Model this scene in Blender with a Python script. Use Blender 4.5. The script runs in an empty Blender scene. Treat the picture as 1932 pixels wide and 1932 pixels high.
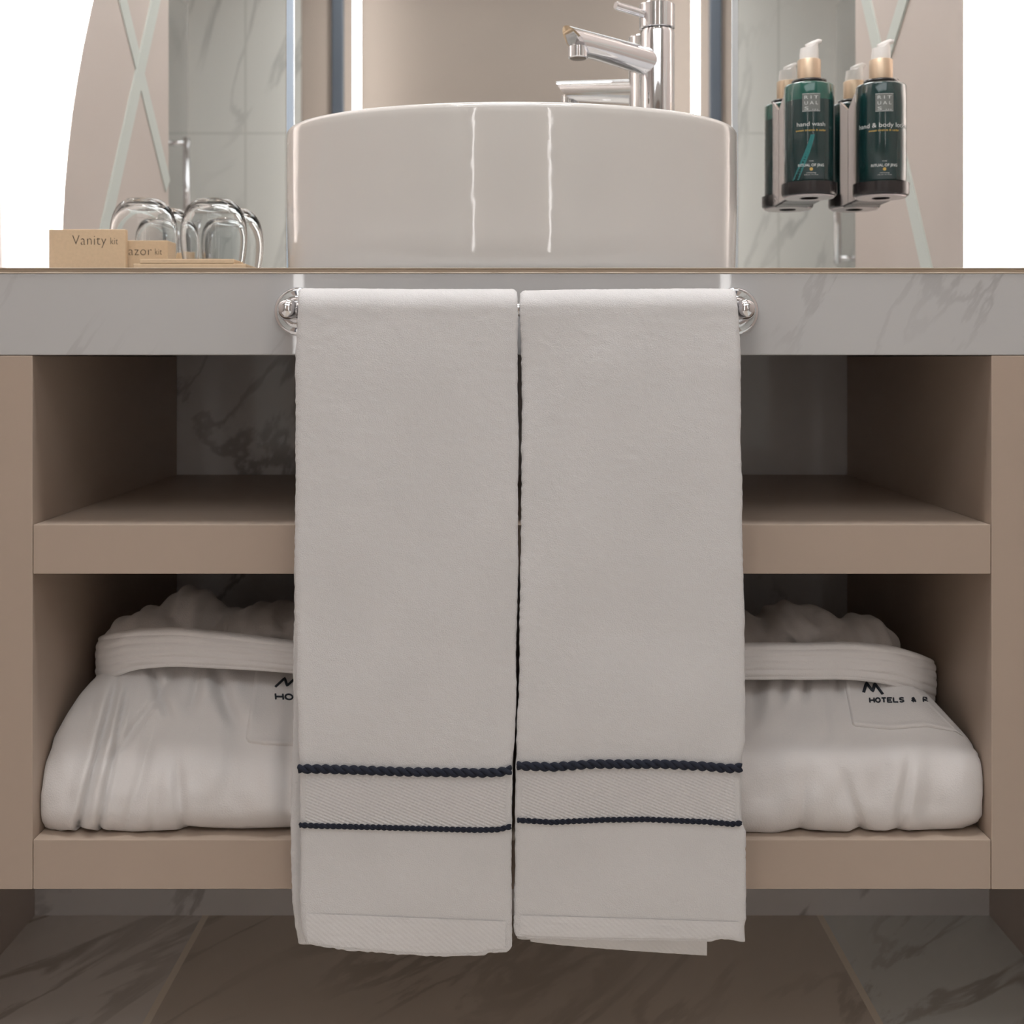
import bpy, bmesh, math, random
import numpy as np
from mathutils import Vector, Matrix, noise
random.seed(4); rng = np.random.default_rng(4)
PI = math.pi
scn = bpy.context.scene
C = scn.collection

# ------------------------------------------------------------------ camera, exposure, world
F, CX, CY, ZC = 2261.0, 965.5, 675.0, 0.771
cam = bpy.data.cameras.new('camera'); cam.sensor_width = 36; cam.lens = 36*F/1932
cam.shift_y = (CY-966)/1932; cam.clip_start = 0.02
cam.dof.use_dof = True; cam.dof.focus_distance = 1.13; cam.dof.aperture_fstop = 9
co = bpy.data.objects.new('camera', cam); C.objects.link(co)
co.location = (0, 0, ZC); co.rotation_euler = (PI/2, 0, 0); scn.camera = co
scn.view_settings.view_transform = 'Standard'; scn.view_settings.look = 'None'
scn.view_settings.gamma = 1; scn.view_settings.use_curve_mapping = False
scn.view_settings.exposure = -0.90
w = bpy.data.worlds.new('world'); scn.world = w; w.use_nodes = True
w.node_tree.nodes['Background'].inputs[0].default_value = (0.75, 0.72, 0.7, 1)
w.node_tree.nodes['Background'].inputs[1].default_value = 0.05

def area(name, loc, rot, sx, sy, power, col):
    l = bpy.data.lights.new(name, 'AREA'); l.shape = 'RECTANGLE'; l.size = sx; l.size_y = sy
    l.energy = power; l.color = col
    o = bpy.data.objects.new(name, l); o.location = loc; o.rotation_euler = rot; C.objects.link(o)
    return o
area('ceiling_fill_glow', (0, -0.42, 2.425), (0, 0, 0), 1.7, 1.1, 24, (0.92, 0.97, 1.0))  # soft overhead fill, added for the ambient light of the room
area('ceiling_alcove_glow', (0, 0.98, 2.425), (0, 0, 0), 0.8, 0.25, 29, (0.98, 0.985, 1.0))
STRIP_L, BACK_L = 18.0, 950.0

# ------------------------------------------------------------------ materials
def new_mat(name):
    m = bpy.data.materials.new(name); m.use_nodes = True
    nt = m.node_tree; b = nt.nodes['Principled BSDF']
    return m, nt, b
def N(nt, t, **kw):
    n = nt.nodes.new(t)
    for k, v in kw.items(): setattr(n, k, v)
    return n
def mth(nt, op, a, b=None, c=None):
    n = nt.nodes.new('ShaderNodeMath'); n.operation = op
    for i, x in enumerate((a, b, c)):
        if x is None: continue
        if isinstance(x, (int, float)): n.inputs[i].default_value = x
        else: nt.links.new(x, n.inputs[i])
    return n.outputs[0]
def mixc(nt, f, a, b):
    n = nt.nodes.new('ShaderNodeMix'); n.data_type = 'RGBA'
    for s, x in ((0, f), (6, a), (7, b)):
        if isinstance(x, (int, float)): n.inputs[s].default_value = x
        elif isinstance(x, tuple): n.inputs[s].default_value = x if len(x) == 4 else (*x, 1)
        else: nt.links.new(x, n.inputs[s])
    return n.outputs[2]
def simple(name, col, rough=0.5, metal=0.0, noise_scale=0, var=0.05, bump=0, bump_scale=200, **kw):
    m, nt, b = new_mat(name)
    b.inputs['Base Color'].default_value = (*col, 1)
    b.inputs['Roughness'].default_value = rough; b.inputs['Metallic'].default_value = metal
    for k, v in kw.items(): b.inputs[k.replace('_', ' ')].default_value = v
    tc = N(nt, 'ShaderNodeTexCoord')
    if noise_scale:
        n = N(nt, 'ShaderNodeTexNoise'); n.inputs['Scale'].default_value = noise_scale
        n.inputs['Detail'].default_value = 5; nt.links.new(tc.outputs['Object'], n.inputs['Vector'])
        f = mth(nt, 'MULTIPLY_ADD', n.outputs[0], 1.0, 0.0)
        c = mixc(nt, f, tuple(min(1, x*(1-var)) for x in col), tuple(min(1, x*(1+var)) for x in col))
        nt.links.new(c, b.inputs['Base Color'])
    if bump:
        n = N(nt, 'ShaderNodeTexNoise'); n.inputs['Scale'].default_value = bump_scale
        n.inputs['Detail'].default_value = 3; nt.links.new(tc.outputs['Object'], n.inputs['Vector'])
        bp = N(nt, 'ShaderNodeBump'); bp.inputs['Strength'].default_value = bump
        bp.inputs['Distance'].default_value = 0.002
        nt.links.new(n.outputs[0], bp.inputs['Height']); nt.links.new(bp.outputs[0], b.inputs['Normal'])
    return m
def emis(name, col, s):
    m, nt, b = new_mat(name); b.inputs['Base Color'].default_value = (0.8, 0.8, 0.8, 1)
    b.inputs['Emission Color'].default_value = (*col, 1); b.inputs['Emission Strength'].default_value = s
    return m
def marble(name, base, vein, scale=3.0, stretch=(1, 1, 1), rot=(0, 0, 0), rough=0.1, amt=0.8, width=0.03,
           vgrout=(), hgrout=(), gcol=(0.4, 0.36, 0.3), gw=0.002, cloud=0.12, axes='XZ', mask_hg=None, tint=None, seed=0, mlo=0.45, dist=0.7):
    m, nt, b = new_mat(name)
    b.inputs['Roughness'].default_value = rough
    tc = N(nt, 'ShaderNodeTexCoord')
    mp = N(nt, 'ShaderNodeMapping'); mp.vector_type = 'TEXTURE'; mp.inputs['Scale'].default_value = tuple(1/q for q in stretch)
    mp.inputs['Rotation'].default_value = rot; mp.inputs['Location'].default_value = (seed*3.1, seed*1.7, seed*2.3)
    nt.links.new(tc.outputs['Object'], mp.inputs['Vector'])
    n1 = N(nt, 'ShaderNodeTexNoise'); n1.inputs['Scale'].default_value = scale; n1.inputs['Detail'].default_value = 6
    n1.inputs['Roughness'].default_value = 0.55; n1.inputs['Distortion'].default_value = dist
    nt.links.new(mp.outputs[0], n1.inputs['Vector'])
    d = mth(nt, 'ABSOLUTE', mth(nt, 'SUBTRACT', n1.outputs[0], 0.5))
    mr = N(nt, 'ShaderNodeMapRange'); mr.interpolation_type = 'SMOOTHERSTEP'
    mr.inputs[1].default_value = 0; mr.inputs[2].default_value = width; mr.inputs[3].default_value = 1; mr.inputs[4].default_value = 0
    nt.links.new(d, mr.inputs[0])
    n2 = N(nt, 'ShaderNodeTexNoise'); n2.inputs['Scale'].default_value = scale*0.9; n2.inputs['Detail'].default_value = 2
    nt.links.new(tc.outputs['Object'], n2.inputs['Vector'])
    mk = N(nt, 'ShaderNodeMapRange'); mk.inputs[1].default_value = mlo; mk.inputs[2].default_value = mlo+0.2
    nt.links.new(n2.outputs[0], mk.inputs[0])
    f = mth(nt, 'MULTIPLY', mth(nt, 'MULTIPLY', mr.outputs[0], mk.outputs[0]), amt)
    n3 = N(nt, 'ShaderNodeTexNoise'); n3.inputs['Scale'].default_value = scale*0.7; n3.inputs['Detail'].default_value = 4
    nt.links.new(mp.outputs[0], n3.inputs['Vector'])
    cb = mixc(nt, n3.outputs[0], tuple(x*(1-cloud) for x in base), tuple(min(1, x*(1+cloud)) for x in base))
    sep = N(nt, 'ShaderNodeSeparateXYZ'); nt.links.new(tc.outputs['Object'], sep.inputs[0])
    a0 = sep.outputs['XYZ'.index(axes[0])]; a1 = sep.outputs['XYZ'.index(axes[1])]
    if tint:
        for lo, hi, tcol in tint:
            g = mth(nt, 'MULTIPLY', mth(nt, 'GREATER_THAN', a0, lo), mth(nt, 'LESS_THAN', a0, hi))
            mul = N(nt, 'ShaderNodeMix'); mul.data_type = 'RGBA'; mul.blend_type = 'MULTIPLY'
            nt.links.new(g, mul.inputs[0]); nt.links.new(cb, mul.inputs[6]); mul.inputs[7].default_value = (*tcol, 1)
            cb = mul.outputs[2]
    col = mixc(nt, f, cb, vein)
    for v in vgrout:
        g = mth(nt, 'LESS_THAN', mth(nt, 'ABSOLUTE', mth(nt, 'SUBTRACT', a0, v)), gw)
        col = mixc(nt, g, col, gcol)
    for h in hgrout:
        g = mth(nt, 'LESS_THAN', mth(nt, 'ABSOLUTE', mth(nt, 'SUBTRACT', a1, h)), gw)
        if mask_hg: g = mth(nt, 'MULTIPLY', g, mth(nt, 'GREATER_THAN', mth(nt, 'ABSOLUTE', a0), mask_hg))
        col = mixc(nt, g, col, gcol)
    nt.links.new(col, b.inputs['Base Color'])
    return m

M = {}
M['counter'] = marble('counter_marble', (0.58, 0.575, 0.575), (0.25, 0.235, 0.235), 3.0, (2.6, 1, 0.7), (0, 0.55, 0), 0.02, 0.5, 0.016, cloud=0.05, seed=12, mlo=0.47, dist=0.2)
M['wallmarble'] = marble('wall_marble', (0.80, 0.785, 0.785), (0.16, 0.14, 0.13), 3.4, (1.7, 1, 0.9), (0, 0.6, 0), 0.05, 0.6, 0.03, cloud=0.15, seed=5, mlo=0.36, dist=0.5)
M['farmarble'] = marble('far_marble', (0.69, 0.69, 0.655), (0.30, 0.31, 0.30), 1.6, (2.2, 1, 0.5), (0, 0.3, 0), 0.12, 0.45, 0.03, vgrout=(-1.02, 1.02), hgrout=(1.63, 1.03), gcol=(0.58, 0.585, 0.55), gw=0.004, cloud=0.08, seed=1)
M['floor'] = marble('floor_marble_tiles', (0.74, 0.665, 0.58), (0.34, 0.295, 0.245), 2.6, (3.2, 0.7, 1), (0, 0, -0.62), 0.16, 0.6, 0.05,
                    vgrout=(-0.4235, 0.4255), hgrout=(0.45, -0.6), gcol=(1.0, 0.92, 0.80), gw=0.0045, cloud=0.14, axes='XY', mask_hg=0.42,
                    tint=((-5, -0.4235, (1.22, 1.30, 1.42)), (0.4255, 5, (1.2, 1.38, 1.55))), seed=3, mlo=0.4)  # tile tones; shade on the centre tile is partly put into this contrast
M['paint'] = simple('beige_lacquer', (0.485, 0.385, 0.31), 0.42, 0, 60, 0.02, 0.03, 900)
M['wallpaint'] = simple('rose_beige_wall_paint', (0.56, 0.49, 0.45), 0.55, 0, 8, 0.03, 0.05, 500)
M['centerwall'] = simple('rose_wall_panel', (0.40, 0.335, 0.29), 0.6, 0, 6, 0.03)
M['ceil'] = simple('ceiling_white', (0.78, 0.76, 0.73), 0.8)
M['pale_stripe'] = simple('pale_green_stripe', (0.57, 0.61, 0.575), 0.35)
M['steel'] = simple('blue_grey_metal', (0.10, 0.118, 0.145), 0.3, 0.3)
M['mirror'] = simple('mirror_silver', (0.90, 0.905, 0.89), 0.0, 1.0)
M['medge'] = simple('mirror_edge', (0.74, 0.69, 0.60), 0.3)
M['bevel'] = simple('frosted_mirror_bevel', (0.50, 0.60, 0.72), 0.25)
M['bevel2'] = simple('pale_mirror_bevel', (0.52, 0.54, 0.55), 0.25)
M['chrome'] = simple('chrome', (0.82, 0.82, 0.84), 0.04, 1.0)
M['chromedark'] = simple('aerator_mesh', (0.22, 0.19, 0.16), 0.5, 0.6)
M['caulk'] = simple('beige_edge_strip', (0.40, 0.31, 0.23), 0.5, 0, 30, 0.12)
M['caulk2'] = simple('cream_sealant', (0.66, 0.56, 0.45), 0.5, 0, 40, 0.1, 0.2, 150)
M['kraft'] = simple('kraft_card', (0.62, 0.46, 0.30), 0.75, 0, 250, 0.10, 0.1, 1500)
M['ink'] = simple('dark_ink', (0.03, 0.025, 0.02), 0.6)
M['led'] = emis('led_white', (1.0, 0.97, 0.95), STRIP_L)
M['ledback'] = emis('led_back_white', (1.0, 0.985, 0.97), BACK_L)
M['panel'] = emis('ceiling_fill_glow', (1.0, 0.97, 0.94), 3.0)
M['spot'] = emis('downlight_glow', (1.0, 0.95, 0.88), 70)
M['navy'] = simple('navy_thread', (0.012, 0.016, 0.033), 0.8, 0, 300, 0.3, 0.6, 1800)
M['thread'] = simple('embroidery_thread', (0.015, 0.02, 0.03), 0.7)
M['green'] = simple('dark_green_bottle', (0.008, 0.034, 0.034), 0.12, 0, 0, 0.05, Coat_Weight=0.6)
M['greenair'] = simple('bright_green_bottle', (0.012, 0.085, 0.065), 0.12, 0, 0, 0.05, Coat_Weight=0.6)
M['teal'] = simple('teal_brush_stroke', (0.012, 0.15, 0.15), 0.3)
M['gold'] = simple('brushed_gold', (0.60, 0.46, 0.33), 0.42, 0.6, 60, 0.05)
M['pump'] = simple('white_pump_plastic', (0.80, 0.77, 0.74), 0.35)
M['black'] = simple('black_plastic', (0.022, 0.018, 0.018), 0.25)
M['bracket'] = simple('brushed_bracket', (0.50, 0.44, 0.43), 0.25, 0.6)
M['label_grey'] = simple('grey_print', (0.16, 0.17, 0.16), 0.5)
M['label_white'] = simple('white_print', (0.62, 0.64, 0.62), 0.5)
M['label_gold'] = simple('gold_print', (0.50, 0.34, 0.08), 0.5)
M['cable'] = simple('white_tag', (0.6, 0.62, 0.6), 0.5)
# ceramic with faint glaze waves
m, nt, b = new_mat('white_ceramic'); M['ceramic'] = m
b.inputs['Base Color'].default_value = (0.70, 0.672, 0.640, 1); b.inputs['Roughness'].default_value = 0.05
b.inputs['Coat Weight'].default_value = 0.3
tc = N(nt, 'ShaderNodeTexCoord'); n = N(nt, 'ShaderNodeTexNoise'); n.inputs['Scale'].default_value = 30; n.inputs['Detail'].default_value = 2
nt.links.new(tc.outputs['Object'], n.inputs['Vector'])
bp = N(nt, 'ShaderNodeBump'); bp.inputs['Strength'].default_value = 0.16; bp.inputs['Distance'].default_value = 0.002
nt.links.new(n.outputs[0], bp.inputs['Height']); nt.links.new(bp.outputs[0], b.inputs['Normal'])
# clear glass
m, nt, b = new_mat('clear_glass'); M['glass'] = m
b.inputs['Base Color'].default_value = (0.97, 0.98, 0.98, 1); b.inputs['Roughness'].default_value = 0.0
b.inputs['Transmission Weight'].default_value = 1.0; b.inputs['IOR'].default_value = 1.33
# terry cloth
def terry(name, col, fine=900, strength=0.5, weave=None):
    m, nt, b = new_mat(name)
    b.inputs['Roughness'].default_value = 0.95; b.inputs['Sheen Weight'].default_value = 0.45
    b.inputs['Sheen Roughness'].default_value = 0.5; b.inputs['Specular IOR Level'].default_value = 0.1
    tc = N(nt, 'ShaderNodeTexCoord')
    n = N(nt, 'ShaderNodeTexNoise'); n.inputs['Scale'].default_value = fine; n.inputs['Detail'].default_value = 4
    nt.links.new(tc.outputs['Object'], n.inputs['Vector'])
    n2 = N(nt, 'ShaderNodeTexNoise'); n2.inputs['Scale'].default_value = 14; n2.inputs['Detail'].default_value = 3
    nt.links.new(tc.outputs['Object'], n2.inputs['Vector'])
    c = mixc(nt, n2.outputs[0], tuple(x*0.95 for x in col), tuple(min(1, x*1.04) for x in col))
    nt.links.new(c, b.inputs['Base Color'])
    h = n.outputs[0]
    if weave == 'dots':
        sp = N(nt, 'ShaderNodeSeparateXYZ'); nt.links.new(tc.outputs['Object'], sp.inputs[0])
        a = mth(nt, 'SINE', mth(nt, 'MULTIPLY', mth(nt, 'ADD', sp.outputs[0], mth(nt, 'MULTIPLY', sp.outputs[2], 0.5)), 1250))
        d = mth(nt, 'SINE', mth(nt, 'MULTIPLY', mth(nt, 'SUBTRACT', sp.outputs[2], mth(nt, 'MULTIPLY', sp.outputs[0], 0.25)), 1500))
        h = mth(nt, 'MULTIPLY_ADD', mth(nt, 'MULTIPLY', a, d), 0.9, mth(nt, 'MULTIPLY', n.outputs[0], 0.6))
    if weave == 'diag':
        sp = N(nt, 'ShaderNodeSeparateXYZ'); nt.links.new(tc.outputs['Object'], sp.inputs[0])
        a = mth(nt, 'SINE', mth(nt, 'MULTIPLY', mth(nt, 'ADD', sp.outputs[0], mth(nt, 'MULTIPLY', sp.outputs[2], 1.2)), 1100))
        h = mth(nt, 'MULTIPLY_ADD', a, 0.10, mth(nt, 'MULTIPLY', n.outputs[0], 0.6))
    bp = N(nt, 'ShaderNodeBump'); bp.inputs['Strength'].default_value = strength; bp.inputs['Distance'].default_value = 0.0015
    nt.links.new(h, bp.inputs['Height']); nt.links.new(bp.outputs[0], b.inputs['Normal'])
    return m
TW = (0.79, 0.775, 0.775)
M['terry'] = terry('white_terry', TW, 1100, 0.6)
M['weave'] = terry('woven_border', TW, 1500, 0.5, 'dots')
M['hem'] = terry('woven_hem', TW, 1500, 0.4, 'diag')
M['robe'] = terry('white_velour', (0.80, 0.765, 0.75), 700, 0.35)

# ------------------------------------------------------------------ helpers
def P(px, py, d): return Vector(((px-CX)*d/F, d, ZC-(py-CY)*d/F))
def world_loc(o):
    v = Vector((0, 0, 0))
    while o: v += o.location; o = o.parent
    return v
def mk(name, verts, faces, mat, parent=None, smooth=True, origin=None):
    me = bpy.data.meshes.new(name)
    if parent is not None: off = world_loc(parent)
    else: off = Vector(origin) if origin is not None else Vector((0, 0, 0))
    me.from_pydata([(v[0]-off[0], v[1]-off[1], v[2]-off[2]) for v in verts], [], faces)
    for mm in (mat if isinstance(mat, (list, tuple)) else [mat]): me.materials.append(mm)
    if smooth: me.polygons.foreach_set('use_smooth', [True]*len(me.polygons))
    me.update()
    o = bpy.data.objects.new(name, me); C.objects.link(o)
    if parent is not None: o.parent = parent
    else: o.location = off
    return o
def fixn(o):
    bm = bmesh.new(); bm.from_mesh(o.data); bmesh.ops.recalc_face_normals(bm, faces=bm.faces); bm.to_mesh(o.data); bm.free(); return o
def tag(o, label, cat, group=None):
    o['label'] = label; o['category'] = cat
    if group: o['group'] = group
    return o
def thing(name, label, cat, loc, group=None):
    o = bpy.data.objects.new(name, None); C.objects.link(o); o.location = loc; o.empty_display_size = 0.05
    return tag(o, label, cat, group)
def struct(o): o['kind'] = 'structure'; return o
BF = [(0, 3, 2, 1), (4, 5, 6, 7), (0, 1, 5, 4), (1, 2, 6, 5), (2, 3, 7, 6), (3, 0, 4, 7)]
def bv(x0, x1, y0, y1, z0, z1):
    return [(x0, y0, z0), (x1, y0, z0), (x1, y1, z0), (x0, y1, z0), (x0, y0, z1), (x1, y0, z1), (x1, y1, z1), (x0, y1, z1)]
def box(name, x0, x1, y0, y1, z0, z1, mat, parent=None, bevel=0.0, origin=None, seg=2):
    o = mk(name, bv(x0, x1, y0, y1, z0, z1), BF, mat, parent, smooth=False, origin=origin)
    if bevel:
        md = o.modifiers.new('bevel', 'BEVEL'); md.width = bevel; md.segments = seg; md.limit_method = 'ANGLE'
    return o
def joinv(parts):
    V, Fa = [], []
    for v, f in parts:
        n = len(V); V += list(v); Fa += [tuple(i+n for i in q) for q in f]
    return V, Fa
def lathe_vf(prof, cx, cy, seg=64, a=1.0, b=1.0):
    V, Fa = [], []
    for r, z in prof:
        for k in range(seg):
            t = 2*PI*k/seg; V.append((cx+a*r*math.cos(t), cy+b*r*math.sin(t), z))
    n = len(prof)
    for i in range(n-1):
        for k in range(seg):
            k2 = (k+1) % seg
            Fa.append((i*seg+k, i*seg+k2, (i+1)*seg+k2, (i+1)*seg+k))
    if prof[0][0] > 1e-6: Fa.append(tuple(range(seg))[::-1])
    if prof[-1][0] > 1e-6: Fa.append(tuple((n-1)*seg+k for k in range(seg)))
    return V, Fa
def lathe(name, prof, cx, cy, mat, parent=None, seg=64, origin=None, caps=True):
    V, Fa = lathe_vf(prof, cx, cy, seg)
    if not caps: Fa = [f for f in Fa if len(f) == 4]
    return fixn(mk(name, V, Fa, mat, parent, origin=origin))
def tube_vf(pts, radii, seg=20, cap=True, flat=None):
    pts = [Vector(p) for p in pts]; n = len(pts)
    if isinstance(radii, (int, float)): radii = [radii]*n
    V, Fa = [], []
    up = None
    for i, p in enumerate(pts):
        t = (pts[min(i+1, n-1)]-pts[max(i-1, 0)]).normalized()
        if up is None:
            up = Vector((0, 0, 1)) if abs(t.z) < 0.9 else Vector((1, 0, 0))
        a = t.cross(up).normalized(); bb = a.cross(t).normalized(); up = bb
        for k in range(seg):
            th = 2*PI*k/seg
            V.append(p + a*math.cos(th)*radii[i] + bb*math.sin(th)*radii[i])
    for i in range(n-1):
        for k in range(seg):
            k2 = (k+1) % seg
            Fa.append((i*seg+k, i*seg+k2, (i+1)*seg+k2, (i+1)*seg+k))
    if cap:
        Fa.append(tuple(range(seg))[::-1]); Fa.append(tuple((n-1)*seg+k for k in range(seg)))
    return V, Fa
def tube(name, pts, radii, mat, parent=None, seg=20, origin=None):
    V, Fa = tube_vf(pts, radii, seg)
    o = fixn(mk(name, V, Fa, mat, parent, origin=origin))
    return o
def sharp(o, ang=35):
    o.data.set_sharp_from_angle(angle=math.radians(ang)); return o
def prism(name, outline, y0, y1, mat, parent=None, origin=None):   # outline in XZ
    n = len(outline)
    V = [(x, y0, z) for x, z in outline]+[(x, y1, z) for x, z in outline]
    Fa = [tuple(range(n)), tuple(range(n, 2*n))[::-1]]+[(i, i+n, (i+1) % n+n, (i+1) % n) for i in range(n)]
    return fixn(mk(name, V, Fa, mat, parent, smooth=False, origin=origin))
_tc = {}
def text_vf(s, size, bold=0.0, spacing=1.0):
    cu = bpy.data.curves.new('t', 'FONT'); cu.body = s; cu.size = size; cu.offset = bold; cu.space_character = spacing
    cu.resolution_u = 3
    o = bpy.data.objects.new('t', cu); C.objects.link(o); bpy.context.view_layer.update()
    dg = bpy.context.evaluated_depsgraph_get(); me = bpy.data.meshes.new_from_object(o.evaluated_get(dg))
    V = [tuple(v.co) for v in me.vertices]; Fa = [tuple(p.vertices) for p in me.polygons]
    bpy.data.objects.remove(o); bpy.data.curves.remove(cu); bpy.data.meshes.remove(me)
    return V, Fa
def textfit(s, x0, x1, y0, h, bold=0.0, spacing=1.0):
    """text mesh in 2D filling x0..x1, baseline y0, cap height about h"""
    V, Fa = text_vf(s, 1.0, bold, spacing)
    xs = [v[0] for v in V]; k = (x1-x0)/(max(xs)-min(xs)); m0 = min(xs)
    ky = h/0.70
    return [(x0+(v[0]-m0)*k, y0+v[1]*ky) for v in V], Fa
def interp(x, xs, ys): return float(np.interp(x, xs, ys))

# ------------------------------------------------------------------ levels
DF, DW, DM = 1.157, 1.657, 1.617          # front of vanity, back wall, mirror face
K = DF/F
Z = lambda py: ZC-(py-CY)*K
Z_TOP, Z_STRIP, Z_CB = Z(505), Z(515), Z(670)
Z_S1T, Z_S1B, Z_S2T, Z_S2B = Z(990), Z(1083), Z(1585), Z(1678)
XI = 904.8*K                                # inner face of side panels
XW = 0.66                                   # alcove side walls
CEIL = 2.45

# ------------------------------------------------------------------ the room
struct(mk('wall_back', bv(-XW-0.1, XW+0.1, DW, DW+0.1, -0.02, CEIL), BF, M['wallmarble'], smooth=False))
for s, nm in ((-1, 'wall_left'), (1, 'wall_right')):
    a = bv(*sorted((s*XW, s*(XW+0.09))), 0.931, DW, 0, CEIL)
    b_ = bv(*sorted((s*(XW+0.09), s*1.55)), 0.931, 1.02, 0, CEIL)
    c_ = bv(*sorted((s*1.45, s*1.55)), -1.35, 0.931, 0, CEIL)
    V, Fa = joinv([(a, BF), (b_, BF), (c_, BF)])
    struct(mk(nm, V, Fa, M['wallpaint'], smooth=False))
V, Fa = joinv([(bv(-0.862, 0.862, -1.45, -1.35, 0, CEIL), BF)])
wf = mk('wall_front', V, Fa, [M['centerwall'], M['farmarble']], smooth=False)
me = wf.data; bm = bmesh.new(); bm.from_mesh(me)
for s in (-1, 1):
    vs = [bm.verts.new(p) for p in bv(*sorted((s*0.862, s*1.55)), -1.45, -1.352, 0, CEIL)]
    for q in BF:
        f = bm.faces.new([vs[i] for i in q]); f.material_index = 1
bm.to_mesh(me); bm.free(); struct(wf)
struct(box('floor', -1.6, 1.6, -1.5, DW+0.1, -0.06, 0, M['floor']))
struct(box('ceiling', -1.6, 1.6, -1.5, DW+0.1, CEIL, CEIL+0.05, M['ceil']))
for i, s in enumerate((-1, 1)):
    struct(box('trim_%d' % (i+1), *sorted((s*0.697, s*0.742)), -1.352, -1.325, 0, CEIL, M['steel'], bevel=0.003))
# pale green crossing stripes, as thin raised strips on the alcove side walls (seen in the mirror)
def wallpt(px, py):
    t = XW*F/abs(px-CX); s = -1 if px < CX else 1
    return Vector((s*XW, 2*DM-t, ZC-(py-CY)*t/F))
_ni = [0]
def stripe(nm, a, b_, wd, label):
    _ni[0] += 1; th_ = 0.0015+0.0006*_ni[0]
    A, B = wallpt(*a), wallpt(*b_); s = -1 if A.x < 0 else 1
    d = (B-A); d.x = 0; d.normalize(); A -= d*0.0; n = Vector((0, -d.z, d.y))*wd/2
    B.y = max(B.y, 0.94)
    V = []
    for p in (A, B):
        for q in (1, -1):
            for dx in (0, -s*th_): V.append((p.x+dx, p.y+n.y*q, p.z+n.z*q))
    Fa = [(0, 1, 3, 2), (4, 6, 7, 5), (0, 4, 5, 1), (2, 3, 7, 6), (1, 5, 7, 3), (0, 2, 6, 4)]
    o = fixn(mk(nm, V, Fa, M['pale_stripe'], smooth=False, origin=A)); tag(o, label, 'wall inlay'); return o
stripe('wall_stripe', (208, -90), (317, 352), 0.038, 'pale green diagonal line on left wall leaning away from the mirror, crossing another')
stripe('wall_stripe', (312, -90), (181, 500), 0.038, 'pale green diagonal line on left wall, reflected above the kit boxes')
stripe('wall_stripe', (1622, -60), (1761, 555), 0.038, 'pale green diagonal line on right wall, reflected right of the lotion bottle')
stripe('wall_stripe', (1728, -70), (1630, 250), 0.038, 'pale green diagonal line on right wall, reflected behind the lotion bottle pump')

# strip lights behind the camera
for s, w_ in ((-1, 'left'), (1, 'right')):
    t = thing('strip_light', 'tall thin white light strip on %s of the rose wall seen in the centre mirror' % w_, 'light', (s*0.626, -1.2, 0.25))
    box('diffuser', s*0.626-0.014, s*0.626+0.014, -1.21, -1.19, 0.3, 2.3, M['led'], t, 0.004)
    box('housing', s*0.626-0.010, s*0.626+0.010, -1.35, -1.211, 2.27, 2.32, M['steel'], t)
    box('housing', s*0.626-0.010, s*0.626+0.010, -1.35, -1.211, 0.28, 0.33, M['steel'], t)
# unseen ceiling panel added for soft ambient fill, and downlights
t = thing('ceiling_fill', 'wide flat white ceiling panel added for fill light over the middle of the room', 'light', (0, -0.42, CEIL))
box('frame', -0.88, 0.88, -1.0, 0.16, 2.43, CEIL, M['ceil'], t, 0.003)
def downlight(x, y, lab):
    t = thing('downlight', lab, 'light', (x, y, CEIL), 'round ceiling downlights')
    V, Fa = lathe_vf([(0.028, 2.449), (0.045, 2.449), (0.045, 2.443), (0.030, 2.441), (0.028, 2.446)], x, y, 40)
    Fa = [f for f in Fa if len(f) == 4]
    fixn(mk('trim_ring', V, Fa, M['chrome'], t))
    V, Fa = lathe_vf([(0.026, 2.447), (0.026, 2.4425)], x, y, 32); mk('lens', V, Fa, M['spot'], t)
for x, y, q in ((-0.33, 1.0, 'left'), (0.33, 1.0, 'right')):
    downlight(x, y, 'small round ceiling downlight over the %s half of the vanity' % q)
for x, y, q in ((-0.45, 0.5, 'left'), (0.45, 0.5, 'right')):
    downlight(x, y, 'small round ceiling downlight between vanity and room, on the %s' % q)
# glass partitions with back-to-back pulls
for s, w_ in ((-1, 'left'), (1, 'right')):
    t = thing('glass_door', 'clear glass shower door reflected in the %s mirror' % w_, 'door', (s*1.23, -0.9, 0))
    box('glass_pane', s*1.23-0.004, s*1.23+0.004, -1.30, -0.55, 0.01, 2.1, M['glass'], t)
    zt, zb = 1.547, 1.131
    h = tube('pull_handle', [(s*1.177, -1.1, zb-0.02), (s*1.177, -1.1, zt+0.02)], 0.013, M['chrome'], t)
    tube('pull_handle', [(s*1.283, -1.1, zb-0.02), (s*1.283, -1.1, zt+0.02)], 0.013, M['chrome'], t)
    for zz in (zt, zb): tube('standoff', [(s*1.165, -1.1, zz), (s*1.295, -1.1, zz)], 0.010, M['chrome'], t)

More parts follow.
